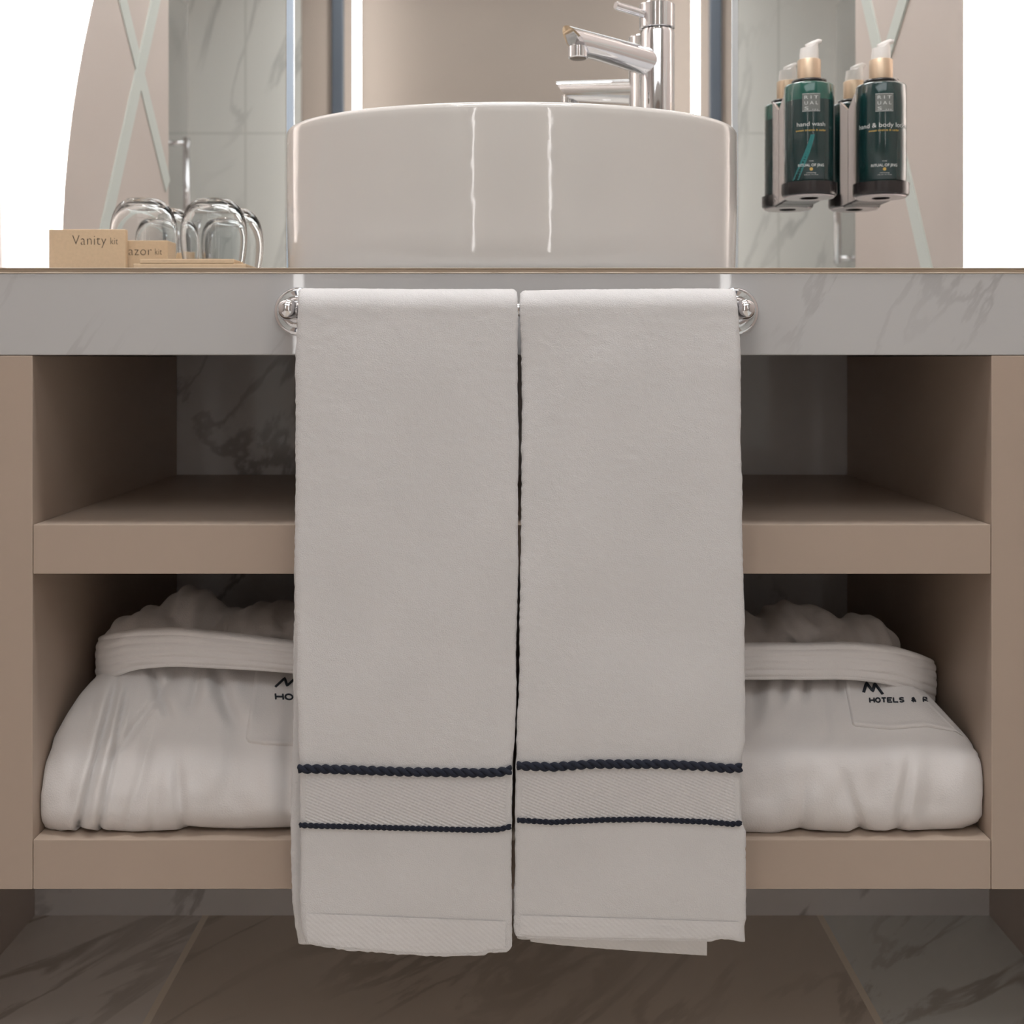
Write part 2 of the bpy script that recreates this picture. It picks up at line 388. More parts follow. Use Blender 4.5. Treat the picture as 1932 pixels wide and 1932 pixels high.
# ------------------------------------------------------------------ countertop and cabinet
t = thing('countertop', 'grey-white veined marble countertop with a beige edge strip over the open cabinet', 'countertop', (0, DF, Z_CB))
box('slab', -XW, XW, DF, DW, Z_CB, Z_STRIP, M['counter'], t, 0.0012)
box('edge_strip', -XW, XW, DF+0.0008, DF+0.0034, Z_STRIP, Z_TOP-0.0010, M['caulk'], t)['label'] = 'beige edge strip'
box('top_slab', -XW, XW, DF+0.0034, DW, Z_STRIP, Z_TOP, M['counter'], t)
box('lip', -XW, XW, DF-0.0002, DF+0.0033, Z_TOP-0.0009, Z_TOP, M['caulk2'], t, 0.0003)
V = []; Fa = []; nn = 240
for i in range(nn+1):
    x = -XW+2*XW*i/nn; h = 0.0008+0.0006*(noise.noise((x*35, 0, 0)))+0.0003*noise.noise((x*160, 3, 0))
    V += [(x, DF-0.0005, Z_STRIP-0.0005), (x, DF-0.0008, Z_STRIP+0.0002), (x, DF+0.0012, Z_STRIP+h+0.0002)]
for i in range(nn):
    for j in range(2): Fa.append((i*3+j, (i+1)*3+j, (i+1)*3+j+1, i*3+j+1))
fixn(mk('sealant_bead', V, Fa, M['caulk2'], t))['label'] = 'cream sealant bead'

t = thing('vanity_cabinet', 'open beige lacquered vanity cabinet with two long shelves', 'cabinet', (0, DF, Z_S2B))
g = 0.0005
for s in (-1, 1):
    box('side_panel', *sorted((s*XI, s*(XW-0.001))), DF, DW-0.001, Z_S2B, Z_CB-0.0004, M['paint'], t, 0.0008)
box('shelf', -XI+g, XI-g, DF+0.0006, DW-0.005, Z_S1B, Z_S1T, M['paint'], t, 0.0006)
box('bottom_panel', -XI+g, XI-g, DF+0.0006, DW-0.005, Z_S2B, Z_S2T, M['paint'], t, 0.0006)

# ------------------------------------------------------------------ mirrors
ZM0, ZM1 = Z_TOP+0.001, 2.05
MX = lambda px: (px-CX)*DM/F
MZ = lambda py: ZC-(py-CY)*DM/F
def mirror_panel(outline, label, yaw=0.0, piv=0.0):
    xs = [p[0] for p in outline]; cxm = (min(xs)+max(xs))/2
    t = thing('wall_mirror', label, 'mirror', (cxm, DM, ZM0))
    prism('mirror_glass', outline, DM, DM+0.004, M['mirror'], t)
    return t
curve = []
for i in range(26):
    z = ZM0+(ZM1-ZM0)*i/25; py = CY-(z-ZC)*F/DM
    curve.append((MX(117+0.000232*max(0, 505-py)**2), z))
left_out = curve+[(MX(541), ZM1), (MX(541), ZM0)]
t = mirror_panel(left_out, 'mirror panel with a long curved outer edge behind the glasses and kit boxes')
V, Fa = tube_vf([(x, DM+0.0015, z) for x, z in curve], 0.0014, 8); fixn(mk('edge_trim', V, Fa, M['medge'], t))
box('bevel_strip', MX(541), MX(553), DM-0.003, DM+0.004, ZM0, ZM1, M['bevel'], t)['label'] = 'pale blue frosted edge strip'
t = mirror_panel([(MX(555), ZM0), (MX(1379), ZM0), (MX(1379), ZM1), (MX(555), ZM1)], 'wide centre mirror panel behind the basin and tap')
t.rotation_euler = (0, 0, math.radians(-0.52))
t = mirror_panel([(MX(1391), ZM0), (MX(1817), ZM0), (MX(1817), ZM1), (MX(1391), ZM1)], 'straight-edged mirror panel behind the two green pump bottles')
box('bevel_strip', MX(1381), MX(1391), DM-0.003, DM+0.004, ZM0, ZM1, M['bevel2'], t)['label'] = 'pale grey frosted edge strip'
box('edge_trim', MX(1816), MX(1818), DM-0.0005, DM+0.004, ZM0, ZM1, M['medge'], t)
# backlight strips hidden behind the outer mirror edges, and mirror battens
t = thing('mirror_backlight', 'glowing light tape behind the curved outer mirror edge', 'light', (-0.58, DM+0.02, ZM0))
V, Fa = tube_vf([(x+0.021, DM+0.027, z) for x, z in curve], 0.004, 8); fixn(mk('light_tape', V, Fa, M['ledback'], t))
t = thing('mirror_backlight', 'glowing light tape behind the straight outer mirror edge', 'light', (0.58, DM+0.02, ZM0))
V, Fa = tube_vf([(MX(1817)-0.014, DM+0.027, ZM0), (MX(1817)-0.014, DM+0.027, ZM1)], 0.004, 8); fixn(mk('light_tape', V, Fa, M['ledback'], t))

# ------------------------------------------------------------------ basin
BA, BB, BY = 0.2560, 0.176, 1.373
BZ0, BZ1 = Z_TOP, ZC+0.2572
def basin_ring(e, z, seg=200, n=2.0):
    out = []
    for k in range(seg):
        t = 2*PI*k/seg; c, s = math.cos(t), math.sin(t)
        x = math.copysign(abs(c)**(2/n), c)*(BA-e); y = math.copysign(abs(s)**(2/n), s)*(BB-e)
        out.append((x-0.0003, BY+y, z))
    return out
prof = [(0.060, BZ0+0.0005), (0.012, BZ0+0.0005), (0.005, BZ0+0.003), (0.002, BZ0+0.010), (0.001, BZ0+0.04), (0.0, BZ0+0.09), (0.0, BZ1-0.012)]
for i in range(1, 9):
    a = PI/2*i/8; prof.append((0.0075*(1-math.cos(a)), BZ1-0.0075+0.0075*math.sin(a)))
for i in range(1, 7):
    a = PI/2*i/6; prof.append((0.0075+0.0045*math.sin(a), BZ1-0.0045+0.0045*math.cos(a)))
prof += [(0.0125, BZ1-0.03), (0.016, BZ1-0.07), (0.025, BZ1-0.105), (0.05, BZ1-0.125), (0.10, BZ1-0.135), (0.165, BZ1-0.138)]
seg = 200; V = []
for e, z in prof: V += basin_ring(e, z, seg)
Fa = []
for i in range(len(prof)-1):
    for k in range(seg):
        k2 = (k+1) % seg; Fa.append((i*seg+k, i*seg+k2, (i+1)*seg+k2, (i+1)*seg+k))
Fa.append(tuple(range(seg))[::-1]); Fa.append(tuple((len(prof)-1)*seg+k for k in range(seg)))
t = thing('basin', 'large oval white ceramic vessel basin on the marble counter', 'basin', (0, BY, BZ0))
fixn(mk('bowl', V, Fa, M['ceramic'], t))
lathe('drain', [(0.0001, BZ1-0.1355), (0.022, BZ1-0.1355), (0.024, BZ1-0.137), (0.024, BZ1-0.138)], 0, BY, M['chrome'], t, 32)

# ------------------------------------------------------------------ tap
TX, TY = (1239-CX)*1.536/F, 1.536
ztop = ZC+(CY-9)*1.536/F; zcap = ZC+(CY-56)*1.536/F; R = 0.0222
t = thing('tap', 'tall chrome single-lever basin tap behind the right side of the basin', 'tap', (TX, TY, Z_TOP))
sharp(lathe('column', [(R+0.004, Z_TOP), (R+0.004, Z_TOP+0.004), (R, Z_TOP+0.006), (R, zcap-0.006), (R-0.0015, zcap-0.0015), (R-0.003, zcap-0.001), (0.0001, zcap-0.001)], TX, TY, M['chrome'], t, 72), 40)
sharp(lathe('cap', [(0.001, zcap), (R-0.0006, zcap), (R+0.0006, zcap+0.001), (R+0.0006, ztop-0.0012), (R-0.0006, ztop), (0.0001, ztop)], TX, TY, M['chrome'], t, 72), 40)
dirn = Vector((-0.117, -0.066, 0.0)).normalized()
A = Vector((TX, TY, ztop-0.0175)); B = A+dirn*0.064+Vector((0, 0, 0.0075))
V, Fa = tube_vf([A, A+(B-A)*0.97, B], [0.0052, 0.0052, 0.0046], 24)
lv = sharp(fixn(mk('lever', V, Fa, M['chrome'], t)), 40)
# spout: body tube with an obliquely cut end
S0 = Vector((TX, TY, ZC+(CY-119)*1.528/F)); L = 0.141; tilt = Vector((0, 0, 0.014)); ax = (dirn*L+tilt)
side = ax.cross(Vector((0, 0, 1))).normalized(); upv = side.cross(ax).normalized()
V = []; sgn = 36; st = 14
for i in range(st+1):
    f = i/st
    for k in range(sgn):
        th = 2*PI*k/sgn; r = 0.0182-0.0012*f
        cz = math.sin(th)
        ff = f*(1 - 0.25*max(0, 0.5-0.5*cz)*1.0) if True else f      # underside shorter than the top
        fl = 1.0 - 0.35*max(0, -cz)*f*0.6
        V.append(S0+ax*ff+side*math.cos(th)*r*1.0+upv*cz*r*fl)
Fa = []
for i in range(st):
    for k in range(sgn):
        k2 = (k+1) % sgn; Fa.append((i*sgn+k, i*sgn+k2, (i+1)*sgn+k2, (i+1)*sgn+k))
Fa.append(tuple(st*sgn+k for k in range(sgn)))
sp = sharp(fixn(mk('spout', V, Fa, M['chrome'], t)), 40)
AE = S0+ax*0.84-upv*0.0125
V, Fa = tube_vf([AE+Vector((0, 0, 0.008)), AE-Vector((0, 0, 0.0052)), AE-Vector((0, 0, 0.0062))], [0.0122, 0.0122, 0.0112], 32)
sharp(fixn(mk('aerator', V, Fa, M['chrome'], sp)), 40)
V, Fa = tube_vf([AE-Vector((0, 0, 0.0058)), AE-Vector((0, 0, 0.0066))], [0.0102, 0.0102], 32)
fixn(mk('aerator_mesh', V, Fa, M['chromedark'], sp))

# ------------------------------------------------------------------ pump bottles in holders on the right mirror
def cylmap(cx, cy, r, yaw, V2):
    out = []
    for u, z in V2:
        a = u/r+yaw; out.append((cx+r*math.sin(a), cy-r*math.cos(a), z))
    return out
def pump_bottle(px, which):
    D = DM/1.039; s = D/F
    cx, cy = (px-CX)*s, D
    zz = lambda py: ZC+(CY-py)*s
    zb, zsh, zcol, zgt, zpt = zz(352), zz(166), zz(154), zz(114), zz(92)
    r = 0.0318
    wash = which == 'wash'
    t = thing('pump_bottle', ('dark green hand wash pump bottle, nearer the basin, with a teal brush stroke' if wash else
              'dark green hand and body lotion pump bottle, further right from the basin'), 'bottle', (cx, cy, zb), 'green pump bottles on the mirror')
    zl = zz(195)
    prof = [(0.0001, zb), (r-0.002, zb), (r, zb+0.002), (r, zl), (r, zsh), (r-0.0012, zsh+0.002), (r-0.006, zsh+0.0038), (0.019, zsh+0.0046), (0.016, zsh+0.005), (0.016, zcol), (0.0001, zcol)]
    V, Fa = lathe_vf(prof, cx, cy, 64)
    o = fixn(mk('body', V, Fa, [M['green'], M['greenair']], t))
    if wash:
        for p in o.data.polygons:
            if p.center.z+world_loc(t).z > zl: p.material_index = 1
    sharp(o, 50)
    sharp(lathe('gold_collar', [(0.0149, zcol-0.001), (0.0149, zgt-0.0008), (0.0143, zgt), (0.008, zgt)], cx, cy, M['gold'], t, 48), 40)
    # pump: short cylinder with slanted top and beak to the right
    V, Fa = [], []
    sg = 32
    for j, zf in enumerate((0.0, 0.55, 1.0)):
        for k in range(sg):
            th = 2*PI*k/sg; c, sn = math.cos(th), math.sin(th); rr = 0.0122 if zf < 1 else 0.0112
            z1 = zpt + (0.0085*max(0, c) if zf == 1.0 else 0.004*c*(zf > 0))
            z = zgt + (z1-zgt)*zf
            V.append((cx+rr*c, cy+rr*sn*0.95, z))
    for j in range(2):
        for k in range(sg):
            k2 = (k+1) % sg; Fa.append((j*sg+k, j*sg+k2, (j+1)*sg+k2, (j+1)*sg+k))
    Fa.append(tuple(range(sg))[::-1]); Fa.append(tuple(2*sg+k for k in range(sg)))
    pn = sharp(fixn(mk('pump_head', V, Fa, M['pump'], t)), 50)
    nb = [Vector((cx-0.003, cy, zpt+0.001)), Vector((cx+0.006, cy-0.001, zpt+0.0055)), Vector((cx+0.012, cy-0.002, zpt+0.0088)), Vector((cx+0.0158, cy-0.003, zpt+0.0082))]
    V, Fa = tube_vf(nb, [0.0050, 0.0048, 0.0036, 0.0026], 16); fixn(mk('nozzle', V, Fa, M['pump'], pn))
    # print
    yaw = math.radians(-9); rp = r+0.00025
    cw = lambda q: (q)*s*1.0
    Y0 = lambda py: zz(py)
    def put(nm, V2, Fa2, mat, dr=0.0): fixn(mk(nm, cylmap(cx, cy, rp+dr, yaw, V2), Fa2, mat, t))
    q = 0.0113
    V2, F2 = [], []
    for i in range(9):
        u = -q+2*q*i/8; V2 += [(u, Y0(219)), (u, Y0(186))]
    F2 = [(2*i, 2*i+2, 2*i+3, 2*i+1) for i in range(8)]
    put('logo_square', V2, F2, M['label_grey'])
    parts = []
    for row, (txt, yb) in enumerate((('R I T', 196), ('U A L', 206.5), ('S ...', 216.5))):
        V2, F2 = textfit(txt, -q*0.76, q*0.76, Y0(yb), 0.0042); parts.append((V2, F2))
    for a0, b0, c0, d0 in ((-q, q, 219, 218.3), (-q, q, 186.7, 186)):
        V2 = []; 
        for i in range(9):
            u = a0+(b0-a0)*i/8; V2 += [(u, Y0(c0)), (u, Y0(d0))]
        parts.append((V2, [(2*i, 2*i+2, 2*i+3, 2*i+1) for i in range(8)]))
    V2, F2 = joinv(parts); put('logo_letters', V2, F2, M['label_white'], 0.0002)
    if wash: V2, F2 = textfit('hand wash', -0.0185, 0.0185, Y0(246), 0.0052)
    else: V2, F2 = textfit('hand & body lotion', -0.036, 0.036, Y0(248), 0.0058)
    put('product_lettering', V2, F2, M['label_white'])
    V2, F2 = textfit('sweet orange & cedar', -0.0200, 0.0200, Y0(255.5), 0.0024, 0.02); put('gold_lettering', V2, F2, M['label_gold'])
    p2 = [textfit('THE', -0.003, 0.003, Y0(312), 0.0012), textfit('RITUAL OF JING', -0.0168, 0.0168, Y0(321), 0.0034, 0.01),
          textfit('relaxing', -0.006, 0.006, Y0(333.5), 0.0012), textfit('270 ml  9.1 fl.oz', -0.009, 0.009, Y0(337), 0.0010)]
    V2, F2 = joinv(p2); put('ritual_lettering', V2, F2, M['label_white'])
    V2 = [(0, Y0(326))]+[(0.0021*math.cos(2*PI*k/16), Y0(326)+0.0021*math.sin(2*PI*k/16)) for k in range(16)]
    put('gold_dot', V2, [(0, k+1, (k+1) % 16+1) for k in range(16)], M['label_gold'])
    if wash:
        V2 = []; n_ = 18
        for i in range(n_+1):
            f = i/n_; py = 262+(345-262)*f; u = 0.002-0.022*f**1.25; w_ = 0.0028+0.0022*f
            V2 += [(u-w_, Y0(py)), (u+w_*0.8, Y0(py))]
        put('brush_stroke', V2, [(2*i, 2*i+1, 2*i+3, 2*i+2) for i in range(n_)], M['teal'], -0.0001)
    # holder
    h = thing('bottle_holder', 'black and silver wall holder carrying the green %s bottle' % ('hand wash' if wash else 'lotion'), 'bottle holder', (cx, DM, zb), 'bottle holders on the mirror')
    ro = r+0.0035
    sharp(lathe('cup', [(0.011, zb-0.0155), (0.011, zb-0.0135), (ro-0.003, zb-0.0135), (ro-0.001, zb-0.0125), (ro, zb-0.010), (ro, zb+0.003), (r+0.0006, zb+0.003), (r+0.0006, zb-0.0005), (0.011, zb-0.0005), (0.011, zb-0.0155)], cx, cy, M['black'], h, 64, caps=False), 40)
    sharp(lathe('base_ring', [(0.012, zb-0.0135), (0.012, zb-0.0152), (ro-0.004, zb-0.0152), (ro-0.0025, zb-0.0137)], cx, cy, M['bracket'], h, 64, caps=False), 40)
    box('back_plate', cx-0.018, cx+0.018, DM-0.004, DM-0.0005, zb-0.014, zsh+0.004, M['black'], h, 0.001)
    for sx in (-1, 1):
        # side arms, slanted at the top
        V = []
        x0 = cx+sx*0.0245; pts = [(cy+0.0215, zb-0.013), (DM-0.001, zb-0.013), (DM-0.001, zsh-0.016), (cy+0.0215, zsh+0.003)]
        for dx in (-0.0012, 0.0012): V += [(x0+dx, y, z) for y, z in pts]
        fixn(mk('side_arm', V, [(0, 1, 2, 3), (4, 7, 6, 5), (0, 4, 5, 1), (1, 5, 6, 2), (2, 6, 7, 3), (3, 7, 4, 0)], M['bracket'], h, smooth=False))
    box('under_plate', cx-0.022, cx+0.022, cy+0.012, DM-0.001, zb-0.0150, zb-0.0122, M['black'], h, 0.0008)
    lathe('neck_ring', [(0.0172, zcol-0.0035), (0.0222, zcol-0.0035), (0.0222, zcol+0.0004), (0.0172, zcol+0.0004), (0.0172, zcol-0.0035)], cx, cy, M['black'], h, 48, caps=False)
    box('neck_arm', cx-0.006, cx+0.006, cy+0.0205, DM-0.001, zcol-0.0030, zcol+0.0002, M['black'], h)
pump_bottle(1526, 'wash'); pump_bottle(1661.5, 'lotion')

# ------------------------------------------------------------------ glasses, kit boxes
def tumbler(px, D, lab):
    s = D/F; cx = (px-CX)*s; z0 = Z_TOP+0.0003; z1 = ZC+(CY-377)*s; H = z1-z0
    outer = [(0.0355, 0), (0.0385, 0.25), (0.0418, 0.45), (0.0428, 0.58), (0.0420, 0.70), (0.0395, 0.81), (0.0350, 0.90), (0.0290, 0.96), (0.0235, 0.99), (0.020, 1.0), (0.0001, 0.992)]
    inner = [(0.0001, 0.925), (0.015, 0.925), (0.0255, 0.905), (0.0325, 0.855), (0.0376, 0.775), (0.0403, 0.68), (0.0412, 0.58), (0.0402, 0.45), (0.0369, 0.25), (0.0340, 0.0)]
    def sm(pr):
        t = np.arange(len(pr)); tt = np.linspace(0, len(pr)-1, (len(pr)-1)*5+1)
        a = np.array(pr); out = []
        for x in tt:   # catmull-rom
            i = min(int(x), len(pr)-2); f = x-i
            p0, p1, p2, p3 = a[max(i-1, 0)], a[i], a[i+1], a[min(i+2, len(pr)-1)]
            out.append(0.5*((2*p1)+(-p0+p2)*f+(2*p0-5*p1+4*p2-p3)*f*f+(-p0+3*p1-3*p2+p3)*f**3))
        return [(max(1e-5, q[0]), q[1]) for q in out]
    pr = sm(outer)+sm(inner); pr = [(r_, z0+h_*H) for r_, h_ in pr]; pr.append((pr[0][0]-0.0005, z0))
    V, Fa = lathe_vf(pr, cx, D, 72); Fa = [f for f in Fa if len(f) == 4]
    bmv = mk('drinking_glass', V, Fa, M['glass'], origin=(cx, D, z0))
    bm = bmesh.new(); bm.from_mesh(bmv.data); bmesh.ops.remove_doubles(bm, verts=bm.verts, dist=2e-5)
    bmesh.ops.recalc_face_normals(bm, faces=bm.faces); bm.to_mesh(bmv.data); bm.free()
    tag(bmv, lab, 'drinking glass', 'upturned glasses beside the basin')
tumbler(271, 1.565, 'upturned clear glass tumbler right behind the razor kit box, further from the basin')
tumbler(403, 1.5655, 'upturned clear glass tumbler nearer the basin')
def facetext(parts, y, mat, parent, nm):
    V2, F2 = joinv(parts); V = [(a, y, b_) for a, b_ in V2]
    fixn(mk(nm, V, F2, mat, parent, smooth=False))
def kit_box(d0, d1, pxl, pxr, pyt, label, texts, nm):
    x0, x1 = (pxl-CX)*d0/F, (pxr-CX)*d0/F; zt = ZC+(CY-pyt)*d0/F
    t = thing(nm, label, 'box', ((x0+x1)/2, d0, Z_TOP))
    box('carton', x0, x1, d0, d1, Z_TOP+0.0002, zt, M['kraft'], t, 0.0009)
    pr = []
    for s_, a, b_, base, h_, bo in texts:
        sc = d0/F; pr.append(textfit(s_, (a-CX)*sc, (b_-CX)*sc, ZC+(CY-base)*sc, h_*sc, bo, 1.05))
    facetext(pr, d0-0.0002, M['ink'], t, 'lettering')
    return t
kit_box(1.452, 1.461, 91, 236.5, 432.5, 'brown kraft card box printed Vanity kit, leftmost on the counter',
        [('Vanity', 136, 200, 462, 19, -0.018), ('kit', 208, 222, 461, 13, -0.012)], 'vanity_kit_box')
kit_box(1.464, 1.500, 180, 316, 453.5, 'brown kraft card box printed azor kit, half hidden behind the leftmost box',
        [('R', 222, 238, 481.5, 17, -0.018), ('azor', 242.5, 286, 481.5, 17, -0.018), ('kit', 292, 305, 480.5, 12, -0.012)], 'razor_kit_box')
D0 = 1.385; x0, x1 = (250-CX)*D0/F, (464-CX)*D0/F
zl = ZC+(CY-497.5)*D0/F
tag(box('soap_box', x0, x1, D0, D0+0.055, Z_TOP+0.0002, zl, M['kraft'], bevel=0.0012, origin=((x0+x1)/2, D0, Z_TOP)), 'wide flat brown kraft card box under a thinner one, in front of the glasses', 'box')
x0, x1 = (262-CX)*D0/F, (441-CX)*D0/F; zu = ZC+(CY-488.5)*D0/F
tag(box('soap_box', x0, x1, D0+0.0005, D0+0.05, zl+0.0002, zu, M['kraft'], bevel=0.001, origin=((x0+x1)/2, D0, zl)), 'thin flat brown kraft card box lying on top of the wider flat one', 'box')

# ------------------------------------------------------------------ towel rail
YB, ZB, XB = 1.105, ZC+87*DF/F, 0.2062
t = thing('towel_rail', 'chrome towel rail with round wall flanges on the marble counter edge', 'towel rail', (0, DF, ZB))
tube('bar', [(-XB, YB, ZB), (XB+0.0085, YB, ZB)], 0.0065, M['chrome'], t, 24)
for s in (-1, 1):
    fx = s*XB+(0.0085 if s > 0 else 0)
    def rev(nm, prof):   # revolve about the Y axis
        V, Fa = [], []; sg = 48
        for r_, y_ in prof:
            for k in range(sg): a = 2*PI*k/sg; V.append((fx+r_*math.cos(a), y_, ZB+r_*math.sin(a)))
        for i in range(len(prof)-1):
            for k in range(sg): k2 = (k+1) % sg; Fa.append((i*sg+k, i*sg+k2, (i+1)*sg+k2, (i+1)*sg+k))
        return fixn(mk(nm, V, Fa, M['chrome'], t))
    rev('flange', [(0.0234, DF), (0.0234, DF-0.002), (0.0222, DF-0.0042), (0.0195, DF-0.0052), (0.016, DF-0.0045), (0.013, DF-0.0060), (0.010, DF-0.010), (0.0085, DF-0.016)])
    rev('post', [(0.0085, DF-0.016), (0.0075, DF-0.024), (0.0075, DF-0.034), (0.0088, DF-0.040), (0.0094, DF-0.046), (0.0097, DF-0.053), (0.0091, DF-0.059), (0.0070, DF-0.064), (0.0035, DF-0.0660), (0.00001, DF-0.0663)])

# ------------------------------------------------------------------ towels
RI, TH = 0.0078, 0.0112
YF = YB-RI-TH                               # outer front face
def noise_arr(x, y, sc, seed):
    """smooth value noise on arrays"""
    r = np.random.default_rng(seed).random((257, 257))
    u, v = x*sc, y*sc; iu, iv = np.floor(u).astype(int), np.floor(v).astype(int); fu, fv = u-iu, v-iv
    fu, fv = fu*fu*(3-2*fu), fv*fv*(3-2*fv); iu %= 256; iv %= 256
    return (r[iu, iv]*(1-fu)*(1-fv)+r[iu+1, iv]*fu*(1-fv)+r[iu, iv+1]*(1-fu)*fv+r[iu+1, iv+1]*fu*fv)*2-1
def pz(py, d=None): return ZC-(py-CY)*(d or YF)/F
def pxx(px, d=None): return (px-CX)*(d or YF)/F
def towel(label, LF, RF, LB, RB, BOT, yb_back, seed, braid1, braid2, hem_top, inner=None):
    """LF/RF: (py, px) edges of the front sheet; LB/RB: of the rear sheet; BOT: (px, py) lower outline"""
    xm = (pxx(LF[0][1])+pxx(RF[0][1]))/2
    t = thing('hand_towel', label, 'towel', (xm, YB, ZB), 'white towels on the rail')
    zbot = pz(np.mean([b[1] for b in BOT])); zback = pz(yb_back, YB+RI+TH/2)
    step = 0.0019
    rc = RI+TH/2
    st = []
    z = zback
    while z < ZB: st.append((YB+rc, z, 1.0, 0.0, 1)); z += step
    na = int(PI*rc/step)+4
    for i in range(na+1):
        a = PI*i/na; st.append((YB+rc*math.cos(a), ZB+rc*math.sin(a), math.cos(a), math.sin(a), 1 if a < PI/2 else 0))
    z = ZB-step
    while z > zbot: st.append((YB-rc, z, -1.0, 0.0, 0)); z -= step
    st.append((YB-rc, zbot, -1.0, 0.0, 0))
    st = np.array(st); ns = len(st)
    nx = 96
    # across loop: outer side left->right, edge, inner side right->left, edge
    xs = np.linspace(-1, 1, nx); outer = [(x, 1) for x in xs]
    er = 6; loop = []
    h = TH/2
    for x in xs: loop.append((x, 1.0, 0.0))
    for i in range(1, er): a = PI/2-PI*i/er; loop.append((1, math.sin(a), math.cos(a)-0.22*math.exp(-(a/0.28)**2)))
    for x in xs[::-1]: loop.append((x, -1.0, 0.0))
    for i in range(1, er): a = -PI/2+PI*i/er; loop.append((-1, math.sin(a), -math.cos(a)+0.22*math.exp(-(a/0.28)**2)))
    loop = np.array(loop); nl = len(loop)
    py_of = lambda z, d: CY-(z-ZC)*F/d
    d = st[:, 0]; z = st[:, 1]; front = st[:, 4] < 0.5
    pyf = CY-(z-ZC)*F/YF; pyb = CY-(z-ZC)*F/(YB+rc)
    XLf = (np.interp(pyf, [a for a, _ in LF], [b for _, b in LF])-CX)*YF/F; XRf = (np.interp(pyf, [a for a, _ in RF], [b for _, b in RF])-CX)*YF/F
    db = YB+rc
    XLb = (np.interp(pyb, [a for a, _ in LB], [b for _, b in LB])-CX)*db/F; XRb = (np.interp(pyb, [a for a, _ in RB], [b for _, b in RB])-CX)*db/F
    # blend over the bar
    blend = np.clip(0.5-0.5*(st[:, 0]-YB)/rc, 0, 1)
    XL = XLf*blend+XLb*(1-blend); XR = XRf*blend+XRb*(1-blend)
    edge_n = (noise_arr(np.arange(ns)*1.0, np.zeros(ns), 0.5, seed)*0.00045+noise_arr(np.arange(ns)*1.0, np.zeros(ns), 0.06, seed+1)*0.0007)
    edge_m = (noise_arr(np.arange(ns)*1.0, np.ones(ns)*7, 0.5, seed+2)*0.00045+noise_arr(np.arange(ns)*1.0, np.zeros(ns), 0.05, seed+3)*0.0007)
    XL = XL+edge_n; XR = XR+edge_m
    mid = (XL+XR)/2; hw = (XR-XL)/2
    hw = hw+0.0004
    X = mid[:, None]+(hw[:, None]-h)*loop[None, :, 0]+h*loop[None, :, 2]
    off = h*loop[None, :, 1]*np.ones((ns, 1))
    Yc = st[:, 0][:, None]+st[:, 2][:, None]*off; Zc = st[:, 1][:, None]+st[:, 3][:, None]*off
    # lower outline of the front sheet
    bx = np.array([(b[0]-CX)*YF/F for b in BOT]); bz = np.array([ZC-(b[1]-CY)*YF/F for b in BOT])
    target = np.interp(X, bx, bz)+noise_arr(X, X*0, 260, seed+5)*0.0006
    wgt = np.clip(1-(z-zbot)/0.06, 0, 1)*front
    Zc = Zc+(target-zbot)*wgt[:, None]
    # softness: slow undulation and pile
    S = np.cumsum(np.ones(ns))*step
    und = 0.0008*noise_arr(X, S[:, None]+0*X, 13, seed+6)+0.0022*noise_arr(X+3, S[:, None]*0.35+0*X, 9, seed+7)
    pile = 0.00022*noise_arr(X+1, S[:, None]+0*X, 420, seed+8)+0.00008*noise_arr(X+1, S[:, None]+0*X, 160, seed+9)
    sag = np.clip((ZB-z)/0.6, 0, 1)[:, None]*front[:, None]
    nrm = st[:, 2][:, None]; nz = st[:, 3][:, None]
    tot = und*np.clip((ZB-z)/0.05, 0.15, 1)[:, None]+pile*loop[None, :, 1]
    Yc = Yc+nrm*tot; Zc = Zc+nz*(tot+0.0012*noise_arr(X, X*0, 12, seed+11))
    V = np.stack([X, Yc, Zc], -1).reshape(-1, 3)
    Fa = []
    for i in range(ns-1):
        a = i*nl; b_ = (i+1)*nl
        for k in range(nl):
            k2 = (k+1) % nl; Fa.append((a+k, a+k2, b_+k2, b_+k))
    # bottoms: strip between outer and inner side
    for base in (0, (ns-1)*nl):
        lo = [base+k for k in range(nx)]; hi = [base+nx+er-1+k for k in range(nx)][::-1]
        for k in range(nx-1): Fa.append((lo[k], lo[k+1], hi[k+1], hi[k]))
        rc_ = [base+nx-1+k for k in range(er+1)]; Fa.append(tuple(rc_))
        lc_ = [base+2*nx+er-2+k for k in range(er)]+[base]; Fa.append(tuple(lc_))
    body = fixn(mk('cloth', V.tolist(), Fa, M['terry'], t))
    # front surface lookup
    Xg = X[front][:, :nx]; Yg = Yc[front][:, :nx]; Zg = Zc[front][:, :nx]
    zrow = Zg.mean(1)
    def fy(x, z):
        i = int(np.clip(np.searchsorted(-zrow, -z), 0, len(zrow)-1)); return float(np.interp(x, Xg[i], Yg[i]))
    def fx(z):
        i = int(np.clip(np.searchsorted(-zrow, -z), 0, len(zrow)-1)); return Xg[i, 0], Xg[i, -1]
    def braid(pts, rad, nm, lab):
        strands = []
        n_ = 520; x0, x1 = pxx(pts[0][0])+0.001, pxx(pts[-1][0])-0.0008
        for ph in (0, PI):
            path = []
            for i in range(n_+1):
                x = x0+(x1-x0)*i/n_; py = interp(CX+x*F/YF, [p[0] for p in pts], [p[1] for p in pts]); z_ = pz(py)
                a = (x-x0)/(rad*5.4)*2*PI+ph; jit = 0.00012*noise.noise((x*900, ph, 0))
                path.append((x, fy(x, z_)-rad*0.55-rad*0.45*math.sin(a), z_+rad*0.62*math.cos(a)+jit))
            strands.append(tube_vf(path, rad*0.78, 8))
        V_, F_ = joinv(strands); o = fixn(mk(nm, V_, F_, M['navy'], t)); o['label'] = lab
